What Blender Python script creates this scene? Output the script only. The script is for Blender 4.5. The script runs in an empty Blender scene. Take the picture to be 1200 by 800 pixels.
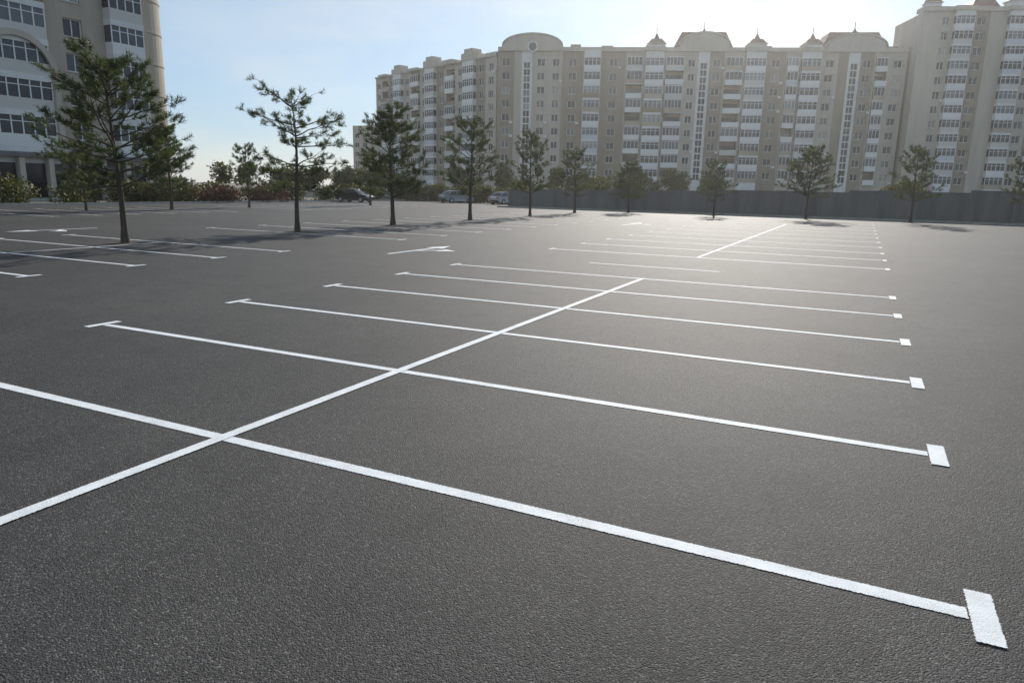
import bpy, math, random
import numpy as np
from mathutils import Matrix, Vector
random.seed(4)
scene=bpy.context.scene
scene.view_settings.view_transform='Standard'
scene.view_settings.look='None'
scene.view_settings.exposure=0
H0=2.0
# ---------------------------------------------------------------- materials
def new_mat(name):
    m=bpy.data.materials.new(name); m.use_nodes=True
    nt=m.node_tree; b=nt.nodes['Principled BSDF']
    return m,nt,b
def N(nt,t,**k):
    n=nt.nodes.new(t)
    for a,v in k.items(): setattr(n,a,v)
    return n
def ramp(nt,fac,stops,interp='LINEAR'):
    r=N(nt,'ShaderNodeValToRGB'); r.color_ramp.interpolation=interp
    el=r.color_ramp.elements
    while len(el)<len(stops): el.new(0.5)
    for e,(p,c) in zip(el,stops):
        e.position=p; e.color=(c[0],c[1],c[2],1) if isinstance(c,(tuple,list)) else (c,c,c,1)
    nt.links.new(fac,r.inputs[0]); return r.outputs[0]
def noise(nt,vec,scale,detail=4,rough=.55):
    n=N(nt,'ShaderNodeTexNoise'); n.inputs['Scale'].default_value=scale
    n.inputs['Detail'].default_value=detail; n.inputs['Roughness'].default_value=rough
    nt.links.new(vec,n.inputs['Vector']); return n.outputs[0]
def pos(nt): return N(nt,'ShaderNodeNewGeometry').outputs['Position']
def mixc(nt,fac,a,b,mode='MIX'):
    m=N(nt,'ShaderNodeMix',data_type='RGBA',blend_type=mode)
    if isinstance(fac,bpy.types.NodeSocket): nt.links.new(fac,m.inputs[0])
    else: m.inputs[0].default_value=fac
    for s,v in ((m.inputs[6],a),(m.inputs[7],b)):
        if isinstance(v,bpy.types.NodeSocket): nt.links.new(v,s)
        elif isinstance(v,(int,float)): s.default_value=(v,v,v,1)
        else: s.default_value=(v[0],v[1],v[2],1)
    return m.outputs[2]
def mth(nt,op,a,b=0.0):
    m=N(nt,'ShaderNodeMath',operation=op)
    for s,v in ((m.inputs[0],a),(m.inputs[1],b)):
        if isinstance(v,bpy.types.NodeSocket): nt.links.new(v,s)
        else: s.default_value=v
    return m.outputs[0]
def bump(nt,b,h,strength,dist):
    bn=N(nt,'ShaderNodeBump'); bn.inputs['Strength'].default_value=strength; bn.inputs['Distance'].default_value=dist
    nt.links.new(h,bn.inputs['Height']); nt.links.new(bn.outputs[0],b.inputs['Normal'])

def asphalt_nodes(nt):
    p=pos(nt)
    v=N(nt,'ShaderNodeTexVoronoi'); v.inputs['Scale'].default_value=120; nt.links.new(p,v.inputs['Vector'])
    spk=N(nt,'ShaderNodeSeparateColor'); nt.links.new(v.outputs['Color'],spk.inputs[0])
    grain=ramp(nt,spk.outputs[0],[(0,.018),(.5,.036),(.88,.055),(1,.15)])
    big=noise(nt,p,.22,3,.6); bigc=ramp(nt,big,[(.3,(.76,.76,.77)),(.7,(1.22,1.2,1.17))])
    mid=noise(nt,p,1.7,4,.7); midc=ramp(nt,mid,[(.25,.76),(.5,1.0),(.75,1.2)])
    c=mixc(nt,1,grain,bigc,'MULTIPLY'); c=mixc(nt,1,c,midc,'MULTIPLY')
    c=mixc(nt,1,c,(1.08,1.0,.94),'MULTIPLY')
    h=mth(nt,'ADD',mth(nt,'MULTIPLY',v.outputs['Distance'],-1.0),mth(nt,'MULTIPLY',noise(nt,p,60,1),.6))
    return p,c,h
m_asph,nt,b=new_mat('asphalt'); p,c,h=asphalt_nodes(nt)
nt.links.new(c,b.inputs['Base Color']); b.inputs['Roughness'].default_value=.74
b.inputs['Specular IOR Level'].default_value=.32
bump(nt,b,h,.7,.007)

m_paint,nt,b=new_mat('road_paint')
p,c,h=asphalt_nodes(nt)
uv=N(nt,'ShaderNodeUVMap'); sx=N(nt,'ShaderNodeSeparateXYZ'); nt.links.new(uv.outputs[0],sx.inputs[0])
edge=mth(nt,'MINIMUM',sx.outputs[0],sx.outputs[1])
n1=noise(nt,p,90,2,.7)
e=mth(nt,'ADD',edge,mth(nt,'MULTIPLY',mth(nt,'SUBTRACT',n1,.5),.024))
mask=mth(nt,'GREATER_THAN',e,.004)
wear=noise(nt,p,140,3,.8); wear2=noise(nt,p,1.6,4,.6)
w=mth(nt,'ADD',wear,mth(nt,'MULTIPLY',wear2,.55))
wm=mth(nt,'LESS_THAN',w,.935)
mask=mth(nt,'MULTIPLY',mask,wm)
pc=ramp(nt,noise(nt,p,5,4,.7),[(.3,(.64,.64,.63)),(.65,(.82,.82,.81))])
nt.links.new(pc,b.inputs['Base Color']); b.inputs['Roughness'].default_value=.75
bump(nt,b,h,.35,.004)
tr=N(nt,'ShaderNodeBsdfTransparent'); mx=N(nt,'ShaderNodeMixShader'); out=nt.nodes['Material Output']
nt.links.new(mask,mx.inputs[0]); nt.links.new(tr.outputs[0],mx.inputs[1]); nt.links.new(b.outputs[0],mx.inputs[2]); nt.links.new(mx.outputs[0],out.inputs[0])

def simple(name,c1,c2,scale=1.5,rough=.8,bs=0,bd=.01,spec=.4,streak=False):
    m,nt,b=new_mat(name); p=pos(nt)
    if streak:
        mp=N(nt,'ShaderNodeMapping'); mp.inputs['Scale'].default_value=(1,1,.12); nt.links.new(p,mp.inputs[0]); vec=mp.outputs[0]
    else: vec=p
    n=noise(nt,vec,scale,4,.65)
    nt.links.new(ramp(nt,n,[(.3,c1),(.7,c2)]),b.inputs['Base Color'])
    b.inputs['Roughness'].default_value=rough; b.inputs['Specular IOR Level'].default_value=spec
    if bs: bump(nt,b,noise(nt,p,scale*8,2),bs,bd)
    return m
m_ground=simple('dry_ground',(.10,.085,.06),(.17,.15,.10),.6,.95,.5,.05)
m_grass=simple('verge_grass',(.06,.07,.03),(.16,.14,.08),2,.95,.6,.05)
m_soil=simple('soil',(.05,.04,.03),(.11,.09,.065),9,.95,.8,.03)
m_kerb=simple('kerb_concrete',(.28,.27,.25),(.42,.41,.38),3,.85,.4,.01)
m_conc=simple('wall_concrete',(.11,.11,.11),(.19,.185,.18),1.2,.9,.3,.01,streak=True)
m_cream=simple('plaster_cream',(.42,.37,.305),(.52,.46,.38),.8,.9,streak=True)
m_tan=simple('plaster_tan',(.26,.21,.16),(.34,.275,.21),.8,.9,streak=True)
m_brown=simple('plaster_beige',(.36,.305,.24),(.46,.395,.315),.8,.9,streak=True)
m_white=simple('white_trim',(.60,.585,.56),(.72,.705,.68),1,.7)
m_roof=simple('roof_metal',(.13,.065,.045),(.22,.11,.075),1.5,.6)
m_frame=simple('window_frame',(.66,.65,.64),(.78,.78,.77),2,.5)
m_bark=simple('pine_bark',(.045,.035,.028),(.12,.09,.065),14,.95,.8,.02)
def island(name,stops,rough,spec=.5,interp='CONSTANT'):
    m,nt,b=new_mat(name); g=N(nt,'ShaderNodeNewGeometry')
    nt.links.new(ramp(nt,g.outputs['Random Per Island'],stops,interp),b.inputs['Base Color'])
    b.inputs['Roughness'].default_value=rough; b.inputs['Specular IOR Level'].default_value=spec
    return m
m_glass=island('window_glass',[(0,(.012,.015,.02)),(.45,(.025,.03,.035)),(.70,(.06,.065,.07)),(.86,(.15,.15,.14)),(.95,(.30,.28,.25))],.12,.4)
m_bglass=island('balcony_glass',[(0,(.02,.028,.036)),(.4,(.05,.06,.075)),(.75,(.11,.12,.13)),(.92,(.24,.24,.23))],.15,.4)
m_para=island('balcony_panel',[(0,(.72,.70,.67)),(.5,(.56,.53,.49)),(.75,(.38,.31,.24)),(.88,(.54,.56,.58)),(.95,(.26,.17,.11))],.7)

def leafmat(name,dark,light,scale,tl=.25):
    m,nt,b=new_mat(name); g=N(nt,'ShaderNodeNewGeometry'); p=g.outputs['Position']
    n=mth(nt,'ADD',mth(nt,'MULTIPLY',noise(nt,p,scale,1),.75),mth(nt,'MULTIPLY',g.outputs['Random Per Island'],.3))
    c=ramp(nt,n,[(.3,dark),(.75,light)])
    nt.links.new(c,b.inputs['Base Color']); b.inputs['Roughness'].default_value=.6; b.inputs['Specular IOR Level'].default_value=.3
    t=N(nt,'ShaderNodeBsdfTranslucent'); nt.links.new(mixc(nt,1,c,(1.3,1.3,.7),'MULTIPLY'),t.inputs[0])
    mx=N(nt,'ShaderNodeMixShader'); mx.inputs[0].default_value=tl
    nt.links.new(b.outputs[0],mx.inputs[1]); nt.links.new(t.outputs[0],mx.inputs[2]); nt.links.new(mx.outputs[0],nt.nodes['Material Output'].inputs[0])
    return m
m_needle=leafmat('pine_needles',(.035,.05,.024),(.10,.125,.045),1.6,.35)
m_leaf=leafmat('broad_leaves',(.03,.045,.015),(.13,.12,.03),.35,.3)
m_redleaf=leafmat('red_shrub_leaves',(.05,.018,.014),(.12,.04,.03),.8,.25)

# ---------------------------------------------------------------- helpers
def mkobj(name,verts,faces,mat,parent=None,smooth=False):
    me=bpy.data.meshes.new(name); me.from_pydata(verts,[],faces); me.update()
    if mat: me.materials.append(mat)
    if smooth: me.polygons.foreach_set('use_smooth',[True]*len(me.polygons))
    o=bpy.data.objects.new(name,me); scene.collection.objects.link(o)
    if parent: o.parent=parent
    return o
def empty(name,loc=(0,0,0)):
    e=bpy.data.objects.new(name,None); e.location=loc; e.empty_display_size=.5; scene.collection.objects.link(e); return e
class MB:
    """collects boxes and prisms per child part"""
    def __init__(s): s.d={}
    def part(s,k):
        return s.d.setdefault(k,([],[]))
    def box(s,k,F,u0,u1,w0,w1,z0,z1):
        V,Fa=s.part(k); o=len(V)
        for z in (z0,z1):
            for (u,w) in ((u0,w0),(u1,w0),(u1,w1),(u0,w1)):
                V.append((F[0]+u*F[2]+w*F[4],F[1]+u*F[3]+w*F[5],z))
        Fa+= [tuple(o+i for i in q) for q in ((0,3,2,1),(4,5,6,7),(0,1,5,4),(1,2,6,5),(2,3,7,6),(3,0,4,7))]
    def prism(s,k,F,pts,w0,w1):
        V,Fa=s.part(k); o=len(V); n=len(pts)
        for w in (w0,w1):
            for (u,z) in pts: V.append((F[0]+u*F[2]+w*F[4],F[1]+u*F[3]+w*F[5],z))
        Fa.append(tuple(o+i for i in range(n))); Fa.append(tuple(o+n+i for i in reversed(range(n))))
        for i in range(n):
            j=(i+1)%n; Fa.append((o+i,o+n+i,o+n+j,o+j))
    def pyramid(s,k,F,u0,u1,w0,w1,z0,z1,cut=0.0):
        V,Fa=s.part(k); o=len(V)
        um,wm=(u0+u1)/2,(w0+w1)/2
        for (u,w) in ((u0,w0),(u1,w0),(u1,w1),(u0,w1)):
            V.append((F[0]+u*F[2]+w*F[4],F[1]+u*F[3]+w*F[5],z0))
        for (u,w) in ((u0,w0),(u1,w0),(u1,w1),(u0,w1)):
            uu=um+(u-um)*cut+(u-um)*.01; ww=wm+(w-wm)*cut+(w-wm)*.01
            V.append((F[0]+uu*F[2]+ww*F[4],F[1]+uu*F[3]+ww*F[5],z1))
        Fa+= [tuple(o+i for i in q) for q in ((0,3,2,1),(4,5,6,7),(0,1,5,4),(1,2,6,5),(2,3,7,6),(3,0,4,7))]
    def cyl(s,k,x,y,r,z0,z1,n=24,r2=None):
        V,Fa=s.part(k); o=len(V); r2=r if r2 is None else r2
        for z,rr in ((z0,r),(z1,r2)):
            for i in range(n): a=2*math.pi*i/n; V.append((x+rr*math.cos(a),y+rr*math.sin(a),z))
        for i in range(n): j=(i+1)%n; Fa.append((o+i,o+j,o+n+j,o+n+i))
        Fa.append(tuple(o+i for i in reversed(range(n)))); Fa.append(tuple(o+n+i for i in range(n)))
    def finish(s,parent,mats):
        for k,(V,Fa) in s.d.items(): mkobj(k,V,Fa,mats[k],parent)

FW=(-.4353,.9003); RT=(.9003,.4353)
def sd(s,D): return (s*RT[0]+D*FW[0], s*RT[1]+D*FW[1])

# ---------------------------------------------------------------- ground
R=900
mkobj('ground',[(-R,-R,-.008),(R,-R,-.008),(R,R,-.008),(-R,R,-.008)],[(0,1,2,3)],m_ground)
mkobj('parking_lot',[(-55,-30,0),(45,-30,0),(45,66,0),(-34,66,0),(-55,66,0),(-34,80,0),(-55,80,0)],[(0,1,2,3,4),(4,3,5,6)],m_asph)
mkobj('grass_verge',[(-33.8,66.15,.11),(45,66.15,.11),(45,68.9,.11),(-33.8,68.9,.11)],[(0,1,2,3)],m_grass)

# painted lines -------------------------------------------------
LV=[];LF=[];LUV=[]
def strip(x0,x1,y0,y1,z=.004):
    o=len(LV)
    xm=(x0+x1)/2; ym=(y0+y1)/2; d=min(x1-x0,y1-y0)/2
    xs=[x0,x0+d,x1-d,x1] if (x1-x0)>2*d+1e-6 else [x0,xm,x1]
    ys=[y0,y0+d,y1-d,y1] if (y1-y0)>2*d+1e-6 else [y0,ym,y1]
    nx,ny=len(xs),len(ys)
    for yy in ys:
        for xx in xs: LV.append((xx,yy,z))
    for j in range(ny-1):
        for i in range(nx-1):
            q=(o+j*nx+i,o+j*nx+i+1,o+(j+1)*nx+i+1,o+(j+1)*nx+i); LF.append(q)
            for k in q:
                X,Y,_=LV[k]; LUV.append((min(X-x0,x1-X),min(Y-y0,y1-Y)))
LW=.115
def bay_lines(xc,xl,xr,ys,c0,c1,tl=True,tr=True,zc=.008,lw=LW):
    for y in ys:
        strip(xl+(.065 if tl else 0),xr-(.065 if tr else 0),y-lw/2,y+lw/2,.004)
        if tl: strip(xl-.065,xl+.0649,y-.25,y+.25,.0075)
        if tr: strip(xr-.0649,xr+.065,y-.25,y+.25,.0075)
    if c0 is not None: strip(xc-LW/2,xc+LW/2,c0,c1,zc)
h=H0
Y1=[1.894*h+1.216*h*k for k in range(0,6)]
bay_lines(-2.19*h,-4.70*h,.38*h,Y1,-2.2,Y1[-1]+.06)
strip(-3.33*h,-1.55*h,9.3*h-LW/2,9.3*h+LW/2)
Y2=[11.1*h,12.6*h,14.1*h,15.7*h,17.4*h,19.2*h,21.1*h,23.1*h,25.2*h,27.4*h,29.6*h]
bay_lines(-2.2*h,-4.65*h,.42*h,Y2,Y2[0],25.4*h,lw=.14)
Y3=[(1.894+1.216*k)*h for k in range(0,6)]
bay_lines(-10.22*h,-12.75*h,-7.66*h,Y3,Y3[0],Y3[-1])
Y3b=[(11.1+1.5*k)*h for k in range(0,12)]
bay_lines(-10.3*h,-12.75*h,-7.7*h,Y3b,None,None)
Y4=[(1.894+1.216*k)*h for k in range(0,24) if k not in (6,7,14,15)]
bay_lines(-21.6*h,-24*h,-19.1*h,Y4,None,None)
def poly_mark(pts,z=.006):
    o=len(LV); 
    for q in pts:
        LV.append((q[0],q[1],z))
    f=tuple(range(o,o+len(pts))); LF.append(f)
    for k in f: LUV.append((.05,.05))
def arrow(x,y,s=1,d=1):
    T=lambda pts:[(x+a*s,y+b*s*d) for a,b in pts]
    poly_mark(T([(-.09,-2.2),(.09,-2.2),(.09,1.0),(-.09,1.0)]))
    poly_mark(T([(-.42,1.0),(.42,1.0),(0,2.3)]))
    poly_mark(T([(.09,-.5),(.75,.15),(.75,.40),(.09,-.2)]))
    poly_mark(T([(.75,-.15),(1.45,.30),(.75,.75)]))
arrow(-6.25*h,9.5*h,.8,1); arrow(-14.2*h,8.6*h,.8,-1); arrow(-6.2*h,21*h,.9); 
me=bpy.data.meshes.new('painted_parking_lines'); me.from_pydata(LV,[],LF); me.materials.append(m_paint)
uvl=me.uv_layers.new(name='UVMap'); uvl.data.foreach_set('uv',[c for q in LUV for c in q]); me.update()
o=bpy.data.objects.new('painted_parking_lines',me); scene.collection.objects.link(o)

# kerb & wall
k=MB(); F0=(0,0,1,0,0,1)
x=-34.0
while x<45:
    k.box('kerb',F0,x,x+.98,65.99,66.15,-.05,.14); x+=1.0
y=-30.0
while y<80:
    k.box('kerb',F0,-55.15,-55.0,y,y+.98,-.05,.14); y+=1.0
for kk,(V,Fa) in k.d.items(): mkobj('kerb',V,Fa,m_kerb)
wl=empty('concrete_wall'); k=MB(); x=-34.0; i=0
while x<60:
    t=(x+34)/46; top=1.75+.75*min(1,max(0,t)); top=round(top*6)/6+.02*math.sin(i*2.3)
    k.box('panels',F0,x+.15,x+2.85,69.0,69.12,-.1,top)
    k.box('panels',F0,x+.35,x+2.65,68.96,69.0,.4,top-.35)
    k.box('posts',F0,x-.15,x+.15,68.93,69.2,-.1,top+.08)
    k.box('coping',F0,x+.15,x+2.85,68.95,69.17,top,top+.07)
    x+=3; i+=1
k.finish(wl,{'panels':m_conc,'posts':m_conc,'coping':m_conc})

# ---------------------------------------------------------------- buildings
def facade(B,F,strips,nfl,fh,z0,H,wall='walls',depth=13):
    u=0
    tot=sum(s[0] for s in strips)
    B.box('walls',F,0.01,tot-.01,-depth,-1.5,-.3,H-.3)
    for s in strips:
        wd,ty=s[0],s[1]; wk=s[2] if len(s)>2 else wall; n=s[3] if len(s)>3 else 1
        a,b=u,u+wd
        if ty=='n':
            B.box(wk,F,a,b,-1.5,0,-.3,H)
        elif ty=='w':
            cell=wd/n; ww=min(1.8,cell*.55)
            edges=[a]
            for i in range(n):
                c=a+cell*(i+.5); edges+= [c-ww/2,c+ww/2]
            edges.append(b)
            for i in range(0,len(edges),2): B.box(wk,F,edges[i],edges[i+1],-1.5,0,-.3,H)
            for i in range(1,len(edges)-1,2):
                e0,e1=edges[i],edges[i+1]; pz=-.3
                for f in range(nfl):
                    zb=z0+f*fh+.85; zt=zb+1.6
                    B.box(wk,F,e0,e1,-.5,0,pz,zb); pz=zt
                    B.box('window_glass',F,e0,e1,-.32,-.26,zb,zt)
                    B.box('window_frames',F,e0,e0+.09,-.26,-.18,zb,zt); B.box('window_frames',F,e1-.09,e1,-.26,-.18,zb,zt)
                    B.box('window_frames',F,e0+.09,e1-.09,-.26,-.18,zt-.09,zt); B.box('window_frames',F,e0+.09,e1-.09,-.26,-.18,zb,zb+.09)
                    cm=e0+(e1-e0)*.5
                    B.box('window_frames',F,cm-.045,cm+.045,-.26,-.19,zb+.09,zt-.09)
                    B.box('trim',F,e0-.06,e1+.06,.0,.07,zb-.08,zb)
                    if random.random()<.18: B.box('air_conditioners',F,e1+.05,min(b,e1+.05+.75),.02,.3,zb-.55,zb-.02)
                B.box(wk,F,e0,e1,-.5,0,pz,H)
        elif ty=='b':
            pr=1.0
            B.box(wk,F,a,a+.25,-1.5,0,-.3,H);B.box(wk,F,b-.25,b,-1.5,0,-.3,H)
            B.box('bays',F,a+.25,b-.25,-1.5,pr,-.3,z0)
            for f in range(nfl):
                z=z0+f*fh
                B.box('balcony_panels',F,a+.25,b-.25,-1.5,pr,z,z+1.0)
                B.box('balcony_glass',F,a+.27,b-.27,-1.5,pr-.06,z+1.0,z+2.5)
                m=max(2,int(round((wd-.5)/.9)))
                for i in range(m+1):
                    c=a+.28+(wd-.56)*i/m
                    B.box('window_frames',F,c-.05,c+.05,pr-.06,pr,z+1.0,z+2.5)
                B.box('window_frames',F,a+.29,b-.29,pr-.06,pr-.02,z+2.0,z+2.07)
                B.box('bays',F,a+.22,b-.22,-1.5,pr+.05,z+2.5,z+fh)
            B.box('bays',F,a+.25,b-.25,-1.5,pr,z0+nfl*fh,H)
        elif ty=='o':
            B.box(wk,F,a,a+.3,-1.5,0,-.3,H);B.box(wk,F,b-.3,b,-1.5,0,-.3,H)
            B.box(wk,F,a+.3,b-.3,-1.5,0,-.3,z0)
            for f in range(nfl):
                z=z0+f*fh
                B.box('bays',F,a+.3,b-.3,-1.5,.6,z,z+.18)
                B.box('balcony_panels',F,a+.3,b-.3,.5,.6,z+.18,z+1.15)
                B.box('balcony_panels',F,a+.3,a+.38,0,.5,z+.18,z+1.15);B.box('balcony_panels',F,b-.38,b-.3,0,.5,z+.18,z+1.15)
                B.box('window_glass',F,a+.5,b-.5,-1.5,-1.4,z+.2,z+2.3)
                if random.random()<.5:
                    B.box('balcony_glass',F,a+.32,b-.32,.3,.52,z+1.15,z+2.75)
                    m=max(2,int(round(wd/1.0)))
                    for i in range(m+1):
                        c=a+.38+(wd-.76)*i/m; B.box('window_frames',F,c-.05,c+.05,.52,.58,z+1.15,z+2.75)
                    B.box('window_frames',F,a+.3,b-.3,.3,.6,z+2.75,z+2.88)
            B.box(wk,F,a+.3,b-.3,-1.5,0,z0+nfl*fh-.25,H)
        elif ty=='s':
            q=wd*.22
            B.box('bays',F,a,a+q,-1.5,.15,-.3,H);B.box('bays',F,b-q,b,-1.5,.15,-.3,H)
            B.box('bays',F,a+q,b-q,-1.5,.1,-.3,z0+.4)
            z=z0+.4; 
            while z<z0+nfl*fh-1.3:
                B.box('window_glass',F,a+q,b-q,-.4,-.1,z,z+1.25)
                B.box('bays',F,a+q,b-q,-1.5,.05,z+1.25,z+1.5); 
                c=(a+b)/2; B.box('window_frames',F,c-.05,c+.05,-.1,-.02,z,z+1.25)
                z+=1.5
            B.box('bays',F,a+q,b-q,-1.5,.1,z,H)
        u=b
    return tot
def cornice(B,F,a,b,H,pr=.35,back=-3):
    B.box('trim',F,a,b,back,pr,H,H+.35)
    B.box('trim',F,a,b,back,pr-.15,H+.35,H+.9)
def arc_gable(B,F,a,b,H,rise):
    c=(a+b)/2; hw=(b-a)/2; n=18
    pts=[(a,H)]
    for i in range(n+1):
        t=math.pi*(1-i/n); pts.append((c+hw*math.cos(t),H+.9+rise*max(0,math.sin(t))**1.0))
    pts.append((b,H))
    B.prism('gables',F,pts,-1.2,.45)
    pts2=[]
    for i in range(n+1):
        t=math.pi*(1-i/n); pts2.append((c+hw*math.cos(t)*1.03,H+.9+rise*max(0,math.sin(t))**1.0+.003))
    for i in range(n,-1,-1):
        t=math.pi*(1-i/n); pts2.append((c+hw*math.cos(t)*1.03,H+1.25+rise*max(0,math.sin(t))**1.0))
    for i in range(n):
        q=[pts2[i],pts2[i+1],pts2[2*n-i],pts2[2*n+1-i]]
        B.prism('trim',F,q,-1.4,.65)
def turret(B,F,a,b,H,w=1.05,th=1.4,rh=2.2,spire=True):
    B.box('bays',F,a+.2,b-.2,-2.2,w,H+.9,H+.9+th)
    B.box('trim',F,a,b,-2.4,w+.2,H+.9+th,H+1.15+th)
    B.pyramid('roof',F,a+.2,b-.2,-2.2,w,H+1.15+th,H+1.15+th+rh*.45,.55)
    um=(a+b)/2; hw=(b-a)*.14
    B.pyramid('roof',F,um-hw,um+hw,-.6-hw,-.6+hw,H+1.15+th+rh*.45,H+1.15+th+rh,.15)
    if spire: B.box('roof',F,um-.06,um+.06,-.66,-.54,H+1.15+th+rh,H+1.15+th+rh+1.2)
MATS={'walls':m_cream,'walls_tan':m_tan,'walls_brown':m_brown,'window_glass':m_glass,'balcony_glass':m_bglass,'window_frames':m_frame,'trim':m_cream,
      'bays':m_white,'balcony_panels':m_para,'gables':m_cream,'roof':m_roof,'air_conditioners':m_white,'chimneys':m_tan}
def frame(p,q):
    L=math.hypot(q[0]-p[0],q[1]-p[1]); ux,uy=(q[0]-p[0])/L,(q[1]-p[1])/L
    return (p[0],p[1],ux,uy,uy,-ux),L
# -- long apartment building
long_b=empty('apartment_building'); B=MB()
F1,L1=frame(sd(-4.6,170),sd(84.0,161.5))
px=[(577,597,'w','walls_tan',1),(597,606,'n'),(606,619,'s'),(619,640,'w','walls',1),(640,655,'w','walls',1),(655,680,'w','walls_tan',1),(680,702,'b','walls'),
(702,730,'w','walls_tan',1),(730,752,'o','walls'),(752,776,'b','walls'),(776,800,'o','walls'),(800,815,'w','walls',1),(815,828,'s'),(828,845,'w','walls_tan',1),(845,868,'o','walls'),
(868,893,'b','walls'),(893,915,'w','walls_tan',1),(915,931,'o','walls'),(931,955,'b','walls'),(955,974,'w','walls',1),(974,985,'n','walls_tan'),(985,998,'s'),(998,1014,'w','walls_tan',1),(1014,1030,'o','walls'),(1030,1050,'w','walls',1)]
sc=L1/(1050-577)
st=[((q[1]-q[0])*sc,)+tuple(q[2:]) for q in px]
HM=32.2
P=lambda x:(x-577)*sc
facade(B,F1,st,9,3.0,4.2,HM)
cornice(B,F1,0,P(583),HM);cornice(B,F1,P(654),P(752),HM);cornice(B,F1,P(776),P(792),HM);cornice(B,F1,P(850),P(868),HM);cornice(B,F1,P(893),P(931),HM);cornice(B,F1,P(955),P(960),HM);cornice(B,F1,P(1025),P(1050),HM)
cornice(B,F1,P(752),P(776),HM,1.3);cornice(B,F1,P(868),P(893),HM,1.3);cornice(B,F1,P(931),P(955),HM,1.3)
arc_gable(B,F1,P(583),P(654),HM,2.6);arc_gable(B,F1,P(792),P(850),HM,2.9);arc_gable(B,F1,P(960),P(1025),HM,2.6)
for a in (754,869.5,932): turret(B,F1,P(a),P(a+22),HM,th=.5,rh=2.2)
for a,b in ((786,856),(955,1030)):
    B.pyramid('roof',F1,P(a),P(b),-9,-1.6,HM+.9,HM+4.6,.72)
    turret(B,(F1[0]-F1[4]*2,F1[1]-F1[5]*2)+F1[2:],P((a+b)/2-6),P((a+b)/2+6),HM+1.9,w=.2,th=1.0,rh=1.4)
for i in range(14):
    u=P(600+i*33+random.uniform(-8,8)); 
    B.box('chimneys',F1,u,u+random.uniform(1.2,3),-7,-5,HM-.3,HM+random.uniform(1.6,2.6))
c=P(619); n=20
for i in range(n):
    a0,a1=2*math.pi*i/n,2*math.pi*(i+1)/n; r0,r1=.9,1.2
    B.prism('bays',F1,[(c+r0*math.cos(a0),HM+.9+r0*math.sin(a0)),(c+r1*math.cos(a0),HM+.9+r1*math.sin(a0)),(c+r1*math.cos(a1),HM+.9+r1*math.sin(a1)),(c+r0*math.cos(a1),HM+.9+r0*math.sin(a1))],.45,.6)
B.prism('window_glass',F1,[(c+.9*math.cos(2*math.pi*i/20),HM+.9+.9*math.sin(2*math.pi*i/20)) for i in range(20)],.45,.5)
# left wing going back
F2,L2=frame(sd(-40.5,212),sd(-4.9,171.2))
st=[(3,'w','walls'),(3.6,'o','walls'),(3.2,'w','walls_tan'),(4,'b','walls'),(3.4,'w','walls'),(4.2,'o','walls_tan'),(3,'w','walls'),(4.2,'b','walls'),(3.6,'w','walls_tan'),(4,'o','walls'),(3.6,'w','walls'),(4.4,'b','walls'),(3.2,'w','walls_tan'),(3.8,'w','walls')]
s0=sum(q[0] for q in st); st=[(q[0]*L2/s0,)+q[1:] for q in st]
facade(B,F2,st,9,3.0,3.6,HM-.8)
us=[0]
for q in st: us.append(us[-1]+q[0])
for i in range(len(st)):
    pr=1.2 if st[i][1]!='w' else .35
    add=(0,.2,0,.9,0,.3,0,1.3,.2,.6,0,1.2,0,.5)[i]
    B.box('trim',F2,us[i],us[i+1]-.01,-3,pr,HM-.8,HM-.4+add); 
    if st[i][1]=='b': B.box('trim',F2,us[i]+.8,us[i+1]-.8,-2,pr-.3,HM-.4+add,HM+.6+add)
# right tower
F3,L3=frame(sd(84.3,158.5),sd(150,153))
st=[(3.6,'n','walls'),(2.6,'w','walls'),(4.2,'b','walls'),(3.2,'w','walls_tan'),(3.2,'n','walls'),(4.2,'b','walls'),(3.0,'w','walls'),(3.4,'o','walls_tan'),(4.4,'b','walls'),(3.2,'w','walls'),(4.2,'o','walls'),(3.2,'w','walls_tan'),(4,'b','walls'),(3.2,'w','walls'),(4,'o','walls'),(3.2,'w','walls_tan'),(4,'b'),(4,'w')]
HT=39.8
facade(B,F3,st,12,2.95,3.8,HT)
us=[0]
for q in st: us.append(us[-1]+q[0])
for i in range(len(st)):
    cornice(B,F3,us[i],us[i+1]-.01,HT,1.3 if st[i][1]=='b' else .35)
turret(B,F3,us[0]+.6,us[0]+3.6,HT,w=.4,th=.6,rh=4.2)
turret(B,F3,us[5],us[6],HT,th=1.0,rh=2.6); turret(B,F3,us[8]-.5,us[9]+.5,HT,th=1.2,rh=3.0)
B.pyramid('roof',F3,us[3],us[5],-8,-2,HT+.9,HT+3,.6)
B.finish(long_b,MATS)

# far low block at the left end
lb=empty('apartment_building'); B=MB()
F4,L4=frame(sd(-56,250),sd(-44,246)); 
facade(B,F4,[(3,'w'),(3,'w'),(3,'n'),(L4-9,'w')],6,3,1.5,21.5); B.finish(lb,MATS)

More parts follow.
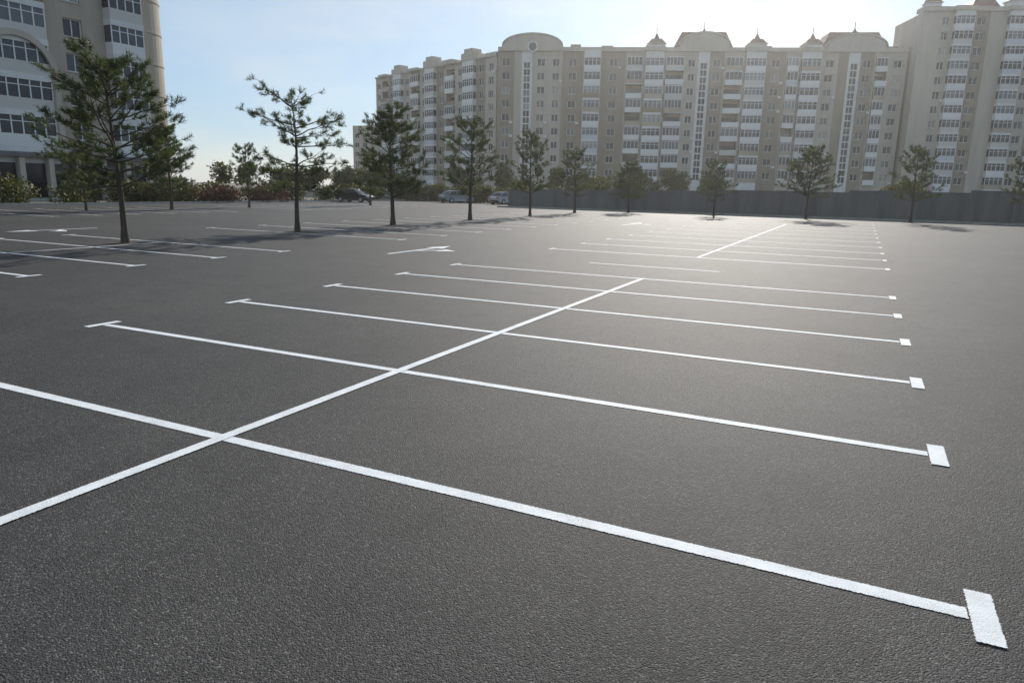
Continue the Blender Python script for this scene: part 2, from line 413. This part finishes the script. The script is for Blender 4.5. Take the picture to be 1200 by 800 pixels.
# -- left apartment tower
lt=empty('apartment_tower'); B=MB()
XF=-66.0; Y0=1.0
F5=(XF,Y0,0,1,1,0)   # u along +Y, outward +X
st=[(4,'w','walls_brown'),(5,'b','walls_brown'),(4,'w','walls_brown'),(5,'o','walls_brown'),(4,'w','walls_brown'),(5,'b','walls_brown'),(3.5,'w','walls_brown'),(3.2,'n','walls_brown'),
    (6.2,'b','walls_brown'),(1.2,'n','walls_brown'),(3.2,'w','walls_brown'),(1.2,'n','walls_brown'),(3.9,'b','walls_brown'),(1.0,'n','walls_brown')]
facade(B,F5,st,15,3.0,4.6,52,depth=18)
us=[0]
for q in st: us.append(us[-1]+q[0])
tot=us[-1]
B.cyl('walls_brown',XF-3.2,Y0+tot,3.2,-.3,52,40)
for f in range(1,15):
    B.cyl('trim',XF-3.2,Y0+tot,3.26,4.6+f*3-.25,4.6+f*3-.1,40)
B.box('canopy',F5,us[8]-.6,tot-1,0.0,1.8,3.7,4.1)
for i in range(7):
    uu=us[8]-.4+i*2.45
    B.box('trim',F5,uu,uu+.45,1.2,1.65,-.3,3.7)
    B.box('window_glass',F5,uu+.5,uu+2.4,1.05,1.12,.3,3.2)
ca=(us[8]+us[9])/2; n=16
for i in range(n):
    a0,a1=math.pi*i/n,math.pi*(i+1)/n; r0,r1=2.9,3.4
    B.prism('trim',F5,[(ca+r0*math.cos(a0),10.6+r0*math.sin(a0)),(ca+r1*math.cos(a0),10.6+r1*math.sin(a0)),(ca+r1*math.cos(a1),10.6+r1*math.sin(a1)),(ca+r0*math.cos(a1),10.6+r0*math.sin(a1))],1.06,1.3)
for sgn in (-1,1):
    u0,u1=sorted((ca+sgn*2.9,ca+sgn*3.4)); B.box('trim',F5,u0,u1,1.06,1.3,4.1,10.6)
M5=dict(MATS); M5['trim']=m_cream; M5['canopy']=m_conc
B.finish(lt,M5)

# ---------------------------------------------------------------- pines
def tube(V,Fa,pts,rads,n=6):
    o=len(V); up=Vector((0,0,1))
    for i,(p,r) in enumerate(zip(pts,rads)):
        d=(pts[min(i+1,len(pts)-1)]-pts[max(i-1,0)]).normalized()
        a=d.cross(Vector((1,0,0)) if abs(d.z)>.8 else up).normalized(); b=d.cross(a)
        for k in range(n):
            t=2*math.pi*k/n; V.append(tuple(p+a*(r*math.cos(t))+b*(r*math.sin(t))))
    for i in range(len(pts)-1):
        for k in range(n):
            k2=(k+1)%n; Fa.append((o+i*n+k,o+i*n+k2,o+(i+1)*n+k2,o+(i+1)*n+k))
def needle_mesh(name,P,D,m,ln,seed,width=.010,sl=.24):
    rng=np.random.default_rng(seed); n=len(P)
    P=np.repeat(np.array(P),m,0); D=np.repeat(np.array(D),m,0)
    rnd=rng.normal(size=P.shape); perp=rnd-D*np.sum(rnd*D,1,keepdims=True); perp/=np.linalg.norm(perp,axis=1,keepdims=True)+1e-9
    a=rng.uniform(.45,1.25,len(P))[:,None]; s=rng.uniform(0,1,len(P))[:,None]
    nd=D*np.cos(a)+perp*np.sin(a)
    base=P+D*s*sl
    tip=base+nd*(ln*rng.uniform(.75,1.25,len(P)))[:,None]
    w=np.cross(nd,rng.normal(size=P.shape)); w/=np.linalg.norm(w,axis=1,keepdims=True)+1e-9; w*=width
    V=np.stack([base-w,base+w,tip],1).reshape(-1,3)
    me=bpy.data.meshes.new(name); k=len(P)
    me.vertices.add(3*k); me.vertices.foreach_set('co',V.ravel())
    me.loops.add(3*k); me.loops.foreach_set('vertex_index',np.arange(3*k))
    me.polygons.add(k); me.polygons.foreach_set('loop_start',np.arange(0,3*k,3)); me.update(); me.validate()
    me.materials.append(m_needle); return me
def pine_variant(seed,Ht=5.5,zb=1.7,L=1.9,whorls=8,nb=(3,4),plate=0.0,m=22,shape=.75,skip=.3,low=.7):
    r=random.Random(seed); V=[];Fa=[];TP=[];TD=[]
    pts=[];ph=r.uniform(0,6)
    for i in range(12):
        t=i/11; pts.append(Vector((.12*math.sin(ph+t*4)*t,.12*math.cos(ph*1.3+t*3.4)*t,Ht*t*.97-.05 if i==0 else Ht*t*.97)))
    tube(V,Fa,pts,[.105*(1-.86*i/11)+(.045 if i==0 else 0) for i in range(12)],9)
    def tr(z):
        t=max(0,min(.999,z/(Ht*.97)))*11; i=int(t); return pts[i].lerp(pts[i+1],t-i)
    def tuft(p,d):
        d=(d+Vector((r.gauss(0,.3),r.gauss(0,.3),r.gauss(.35,.25)))).normalized(); TP.append(tuple(p)); TD.append(tuple(d))
    for w in range(whorls):
        t=(w+r.uniform(-.2,.2))/whorls; t=max(0,min(.97,t)); z=zb+(Ht-zb)*t*.95
        prof=L*((1-t)**shape)*(low+(1-low)*min(1,t*3.5))+.25
        a0=r.uniform(0,6.28); k=r.randint(*nb)
        for j in range(k):
            az=a0+j*6.283/k+r.uniform(-.45,.45); ln=prof*r.choice((r.uniform(.4,.75),r.uniform(.8,1.15),r.uniform(.9,1.25)))
            el=r.uniform(.0,.4)+t*.55-plate*.2; cur=r.uniform(0,.5)*(1-plate)
            p=tr(z+r.uniform(-.08,.08)); bp=[p.copy()]; ns=6
            for s in range(ns):
                e=el+cur*(s/ns)+r.uniform(-.14,.14); az+=r.uniform(-.12,.12)
                p=p+Vector((math.cos(az)*math.cos(e),math.sin(az)*math.cos(e),math.sin(e)))*(ln/ns); bp.append(p.copy())
            r0=.010+.02*ln*.6
            tube(V,Fa,bp,[r0*(1-.8*i/ns) for i in range(ns+1)],5)
            for s in range(2,ns+1):
                for side in ((-1,1) if s<ns else (0,)):
                    if s<ns and r.random()<skip: continue
                    ang=az+side*r.uniform(.5,1.1)
                    tl=ln*r.uniform(.2,.4)*(1.15-.5*s/ns) if side else ln*.12
                    tl=max(.14,tl); e=r.uniform(.0,.6)-plate*.2
                    d=Vector((math.cos(ang)*math.cos(e),math.sin(ang)*math.cos(e),math.sin(e)))
                    q=bp[s]; q2=q+d*tl
                    tube(V,Fa,[q,q2],[.009,.004],3)
                    nt_=max(1,int(tl/.15))
                    for i in range(nt_):
                        f=(i+.6)/nt_; pp=q.lerp(q2,f)
                        if f>.45:
                            tuft(pp,d)
                            if r.random()<.3: tuft(pp,(d+Vector((r.gauss(0,.7),r.gauss(0,.7),.4))).normalized())
                    tuft(q2,d)
                    if r.random()<.7: tuft(q2,(d+Vector((r.gauss(0,.7),r.gauss(0,.7),.5))).normalized())
    for i in range(6): tuft(tr(Ht*.97-.1*i),Vector((r.gauss(0,.5),r.gauss(0,.5),1)))
    me=bpy.data.meshes.new('trunk'); me.from_pydata(V,[],Fa); me.materials.append(m_bark); me.polygons.foreach_set('use_smooth',[True]*len(me.polygons)); me.update()
    fo=needle_mesh('foliage',TP,TD,m,.15,seed)
    return me,fo
vA=pine_variant(11,5.5,1.75,2.1,9,(4,5),m=28,shape=.5,skip=.22)
vB=pine_variant(22,5.5,1.8,1.75,7,(3,5),plate=1.0,m=24,shape=.2,skip=.3)
vC=pine_variant(33,5.5,1.3,1.5,10,(4,5),m=28,shape=.5,skip=.22)
vD=pine_variant(44,5.5,1.3,1.65,8,(3,5),m=26,shape=.5)
vE=pine_variant(57,5.5,1.6,1.9,8,(3,5),m=26,shape=.6)
def pine(x,y,var,s,rot,wide=1.0):
    e=empty('pine_tree',(x,y,0)); e.scale=(s*wide,s*wide,s); e.rotation_euler=(0,0,rot)
    for nm,me in zip(('trunk','foliage'),var):
        o=bpy.data.objects.new(nm,me); o.parent=e; scene.collection.objects.link(o)
    n=14; vs=[(0,0,.02)]+[((.5+.1*math.sin(i*2.7+rot))*math.cos(2*math.pi*i/n),(.5+.1*math.sin(i*2.7+rot))*math.sin(2*math.pi*i/n),.006) for i in range(n)]
    mkobj('soil_pit',vs,[(0,1+i,1+(i+1)%n) for i in range(n)],m_soil,e)
TR=[(-10.54,7.48,vA,1.0,2.3,1.02),(-10.5,11.34,vB,1.0,1.2,1.0),(-10.7,15.0,vC,1.04,2.,1.1),(-10.7,19.0,vD,1.1,3.6,1.),(-10.8,23.6,vE,1.04,4.4,.9),(-11.0,28.6,vD,.97,.9,1.1),
    (-9.5,31.5,vC,.82,1.,1.2),(-5.7,31.5,vD,.85,2.5,1.),(-2.0,31.3,vA,.98,5.2,1.0),(1.75,31.6,vE,1.0,4.1,1.05),(5.6,31.6,vA,.95,2.2,1.0),(9.4,31.6,vC,.95,.2,1.0),
    (-22,14.4,vC,.75,.5,1.1),(-21.6,17.2,vC,1.0,3.3,.95),(-22,21.1,vD,.9,1.7,.95),(-21.8,28.7,vD,.95,.7,1.)]
for t in TR: pine(t[0]*h,t[1]*h,t[2],t[3],t[4],t[5])

# ---------------------------------------------------------------- leafy masses
def leaf_mass(name,clumps,per,size,mat,seed):
    rng=np.random.default_rng(seed); C=[];S=[]
    for (x,y,z,rx,ry,rz) in clumps:
        n=int(per*max(.3,rx*rz)); d=rng.normal(size=(n,3)); d/=np.linalg.norm(d,axis=1,keepdims=True)
        rr=rng.uniform(.35,1.08,(n,1))**.6
        lump=1+.22*np.sin(d[:,0:1]*7+x)*np.sin(d[:,1:2]*6+y)+.18*np.sin(d[:,2:3]*9+x*2)
        C.append(d*rr*lump*np.array([rx,ry,rz])+np.array([x,y,z]))
    C=np.concatenate(C); C[:,2]=np.maximum(C[:,2],.05); n=len(C)
    a=rng.normal(size=(n,3)); a/=np.linalg.norm(a,axis=1,keepdims=True); b=np.cross(a,rng.normal(size=(n,3))); b/=np.linalg.norm(b,axis=1,keepdims=True)
    s=size*rng.uniform(.6,1.4,(n,1)); a*=s;b*=s*.6
    V=np.stack([C-a,C+b,C+a,C-b],1).reshape(-1,3)
    me=bpy.data.meshes.new(name); me.vertices.add(4*n); me.vertices.foreach_set('co',V.ravel()); me.loops.add(4*n); me.loops.foreach_set('vertex_index',np.arange(4*n))
    me.polygons.add(n); me.polygons.foreach_set('loop_start',np.arange(0,4*n,4)); me.update(); me.validate(); me.materials.append(mat)
    o=bpy.data.objects.new(name,me); scene.collection.objects.link(o); return o
r=random.Random(9); cl=[]
for i in range(60):
    y=r.uniform(8,84); cl.append((-58+r.uniform(-1.5,1),y,r.uniform(.5,1.3),r.uniform(.8,1.6),r.uniform(.8,1.6),r.uniform(.7,1.4)))
for i in range(34):
    x=r.uniform(-57,-30); cl.append((x,82+r.uniform(-1,3),r.uniform(.6,1.3),r.uniform(1,2),1.2,r.uniform(.8,1.5)))
leaf_mass('hedge_bushes',cl,420,.12,m_leaf,1)
leaf_mass('red_shrubs',[(-56+r.uniform(-.5,.6),r.uniform(47,58),r.uniform(.6,.9),r.uniform(.7,1.2),r.uniform(.8,1.4),r.uniform(.7,1.0)) for i in range(12)],420,.10,m_redleaf,5)
cl=[]
def tree_cl(x,y,H,R):
    for i in range(9):
        a=r.uniform(0,6.28); q=r.uniform(0,.6)*R
        cl.append((x+q*math.cos(a),y+q*math.sin(a),r.uniform(.4,.85)*H,R*r.uniform(.35,.6),R*r.uniform(.35,.6),H*r.uniform(.12,.2)))
for i in range(20):
    x=r.uniform(-85,-62) ; y=r.uniform(66,110); tree_cl(x,y,r.uniform(3.5,5.2),r.uniform(1.6,2.6))
for i in range(16):
    x=r.uniform(-62,-20); tree_cl(x,r.uniform(88,112),r.uniform(3.5,6),r.uniform(1.6,2.6))
for x,y,H,R in ((3,72,3.4,2.0),(28,74,3,2.0),(-26,73,2.8,1.8)): tree_cl(x,y,H,R)
leaf_mass('distant_trees',cl,260,.16,m_leaf,2)

# ---------------------------------------------------------------- cars
def paint(name,c):
    m,nt,b=new_mat(name); b.inputs['Roughness'].default_value=.25; b.inputs['Coat Weight'].default_value=.6
    nz=noise(nt,pos(nt),3,3); nt.links.new(ramp(nt,nz,[(.3,tuple(q*.85 for q in c)),(.7,c)]),b.inputs['Base Color']); return m
m_tyre=simple('tyre_rubber',(.015,.015,.015),(.03,.03,.03),8,.9)
m_cglass,_,b=new_mat('car_glass'); b.inputs['Base Color'].default_value=(.015,.018,.02,1); b.inputs['Roughness'].default_value=.05
m_hub=simple('wheel_metal',(.3,.3,.3),(.45,.45,.45),5,.35)
m_lamp=simple('car_lamp',(.5,.5,.48),(.7,.7,.68),5,.2); m_tail=simple('tail_lamp',(.3,.02,.02),(.4,.03,.03),5,.3)
def car(x,y,rot,col):
    e=empty('parked_car',(x,y,0)); e.rotation_euler=(0,0,rot)
    def loft(name,secs,mat,bev=.05):
        V=[];Fa=[]; n=len(secs[0])
        for s in secs: V+=s
        for i in range(len(secs)-1):
            for k in range(n): k2=(k+1)%n; Fa.append((i*n+k,i*n+k2,(i+1)*n+k2,(i+1)*n+k))
        Fa.append(tuple(reversed(range(n)))); Fa.append(tuple((len(secs)-1)*n+k for k in range(n)))
        o=mkobj(name,V,Fa,mat,e,True); 
        if bev: md=o.modifiers.new('b','BEVEL'); md.width=bev; md.segments=2; md.angle_limit=.5
        return o
    prof=[(-2.15,.35),(-2.2,.75),(-2.05,.95),(-1.2,1.0),(1.0,.98),(1.9,.82),(2.15,.68),(2.2,.35),(1.72,.22),(-1.7,.22)]
    loft('body',[[(a,s*w,z) for a,z in [(p0*q,z0) for p0,z0 in prof]] for s,w,q in ((-1,.86,.96),(-1,.9,1),(1,.9,1),(1,.86,.96))],col)
    cab=[(-1.75,.97),(-1.25,1.42),(-.5,1.47),(.3,1.44),(1.05,.97)]
    loft('windows',[[(a,s*(.82-(z-.97)*.35),z) for a,z in cab] for s in (-1,1)],m_cglass)
    rf=[(-1.22,1.43),(-.5,1.49),(.3,1.46),(.28,1.42),(-1.2,1.39)]
    loft('roof',[[(a,s*.68,z) for a,z in rf] for s in (-1,1)],col,.02)
    for s in (-1,1):
        for a0,z0,a1,z1 in ((-1.75,.97,-1.24,1.42),(-.42,.97,-.42,1.46),(1.05,.97,.3,1.44)):
            tubeV=[];tubeF=[]; tube(tubeV,tubeF,[Vector((a0,s*(.83-(z0-.97)*.35),z0)),Vector((a1,s*(.83-(z1-.97)*.35),z1))],[.035,.035],6); mkobj('pillar',tubeV,tubeF,col,e)
    for a in (-1.35,1.38):
        for s in (-1,1):
            for nm2,rr,wd,mt in (('wheel',.32,.2,m_tyre),('hub',.2,.22,m_hub)):
                V=[];n=20;Fa=[]
                for yy in (s*(.93),s*(.93-wd)):
                    V+=[(a+rr*math.cos(2*math.pi*i/n),yy+(s*.005 if rr<.3 else 0),.32+rr*math.sin(2*math.pi*i/n)) for i in range(n)]
                for i in range(n): j=(i+1)%n; Fa.append((i,j,n+j,n+i))
                Fa.append(tuple(range(n))); Fa.append(tuple(n+i for i in range(n))); mkobj(nm2,V,Fa,mt,e)
    K=MB(); FF=(0,0,1,0,0,1)
    for s in (-.68,.68):
        K.box('headlamps',FF,2.08,2.2,s-.17,s+.17,.6,.74); K.box('tail_lamps',FF,-2.22,-2.1,s-.15,s+.15,.72,.9)
    K.box('bumper',FF,-2.25,-2.12,-.7,.7,.35,.5); K.box('bumper',FF,2.1,2.24,-.7,.7,.3,.45)
    K.finish(e,{'headlamps':m_lamp,'tail_lamps':m_tail,'bumper':m_tyre})
c_bl=paint('car_paint_black',(.02,.02,.022)); c_wh=paint('car_paint_white',(.5,.5,.5)); c_si=paint('car_paint_silver',(.3,.31,.32))
car(-52.3,66,.05,c_bl)
car(-46,78,1.2,c_si);car(-39,78,1.3,c_wh)

# ---------------------------------------------------------------- haze in the air
m_haze=bpy.data.materials.new('air_haze'); m_haze.use_nodes=True; nt=m_haze.node_tree; nt.nodes.clear()
vs=nt.nodes.new('ShaderNodeVolumeScatter'); vs.inputs['Density'].default_value=.00032; vs.inputs['Anisotropy'].default_value=.7; vs.inputs['Color'].default_value=(1,.98,.95,1)
om=nt.nodes.new('ShaderNodeOutputMaterial'); nt.links.new(vs.outputs[0],om.inputs['Volume'])
K=MB(); K.box('haze',F0,-320,320,-60,420,-1.5,62); V,Fa=K.d['haze']; mkobj('haze',V,Fa,m_haze)

# ---------------------------------------------------------------- light, sky, camera
el=math.radians(24); az=math.atan2(-.18,1.0)
S=Vector((math.sin(az)*math.cos(el),math.cos(az)*math.cos(el),math.sin(el)))
sun=bpy.data.lights.new('sun','SUN'); sun.energy=4.8; sun.angle=math.radians(.53); sun.color=(1,.94,.85)
so=bpy.data.objects.new('sun',sun); so.rotation_euler=(-S).to_track_quat('-Z','Y').to_euler(); scene.collection.objects.link(so)
w=bpy.data.worlds.new('World'); scene.world=w; w.use_nodes=True; nt=w.node_tree
bg=nt.nodes['Background']; sky=N(nt,'ShaderNodeTexSky',sky_type='NISHITA'); sky.sun_disc=False; sky.sun_elevation=el; sky.sun_rotation=az
sky.air_density=1.0; sky.dust_density=.3; sky.ozone_density=2.0
tc=N(nt,'ShaderNodeTexCoord'); mp=N(nt,'ShaderNodeMapping'); mp.inputs['Scale'].default_value=(1.8,1.8,6); nt.links.new(tc.outputs['Generated'],mp.inputs[0])
cn=noise(nt,mp.outputs[0],1.4,5,.6)
cc=ramp(nt,cn,[(.42,(.40,.60,.84)),(.66,(.66,.74,.82))])
skc=mixc(nt,.6,sky.outputs[0],mixc(nt,1,cc,(10,10,10),'MULTIPLY'))
nt.links.new(skc,bg.inputs[0]); bg.inputs[1].default_value=.1

cam=bpy.data.cameras.new('camera'); co=bpy.data.objects.new('camera',cam); scene.collection.objects.link(co)
X=Vector((.8981,-.1125,.4253));Yv=Vector((.4397,.1825,-.8795)); X.normalize(); Yv=(Yv-X*Yv.dot(X)).normalized(); Zv=X.cross(Yv)
Mx=Matrix((X,Yv,Zv)).to_4x4(); Mx.translation=Vector((0,0,H0)); co.matrix_world=Mx
cam.sensor_width=36; cam.lens=24.72; cam.clip_end=3000; cam.clip_start=.05
scene.camera=co
print('done')
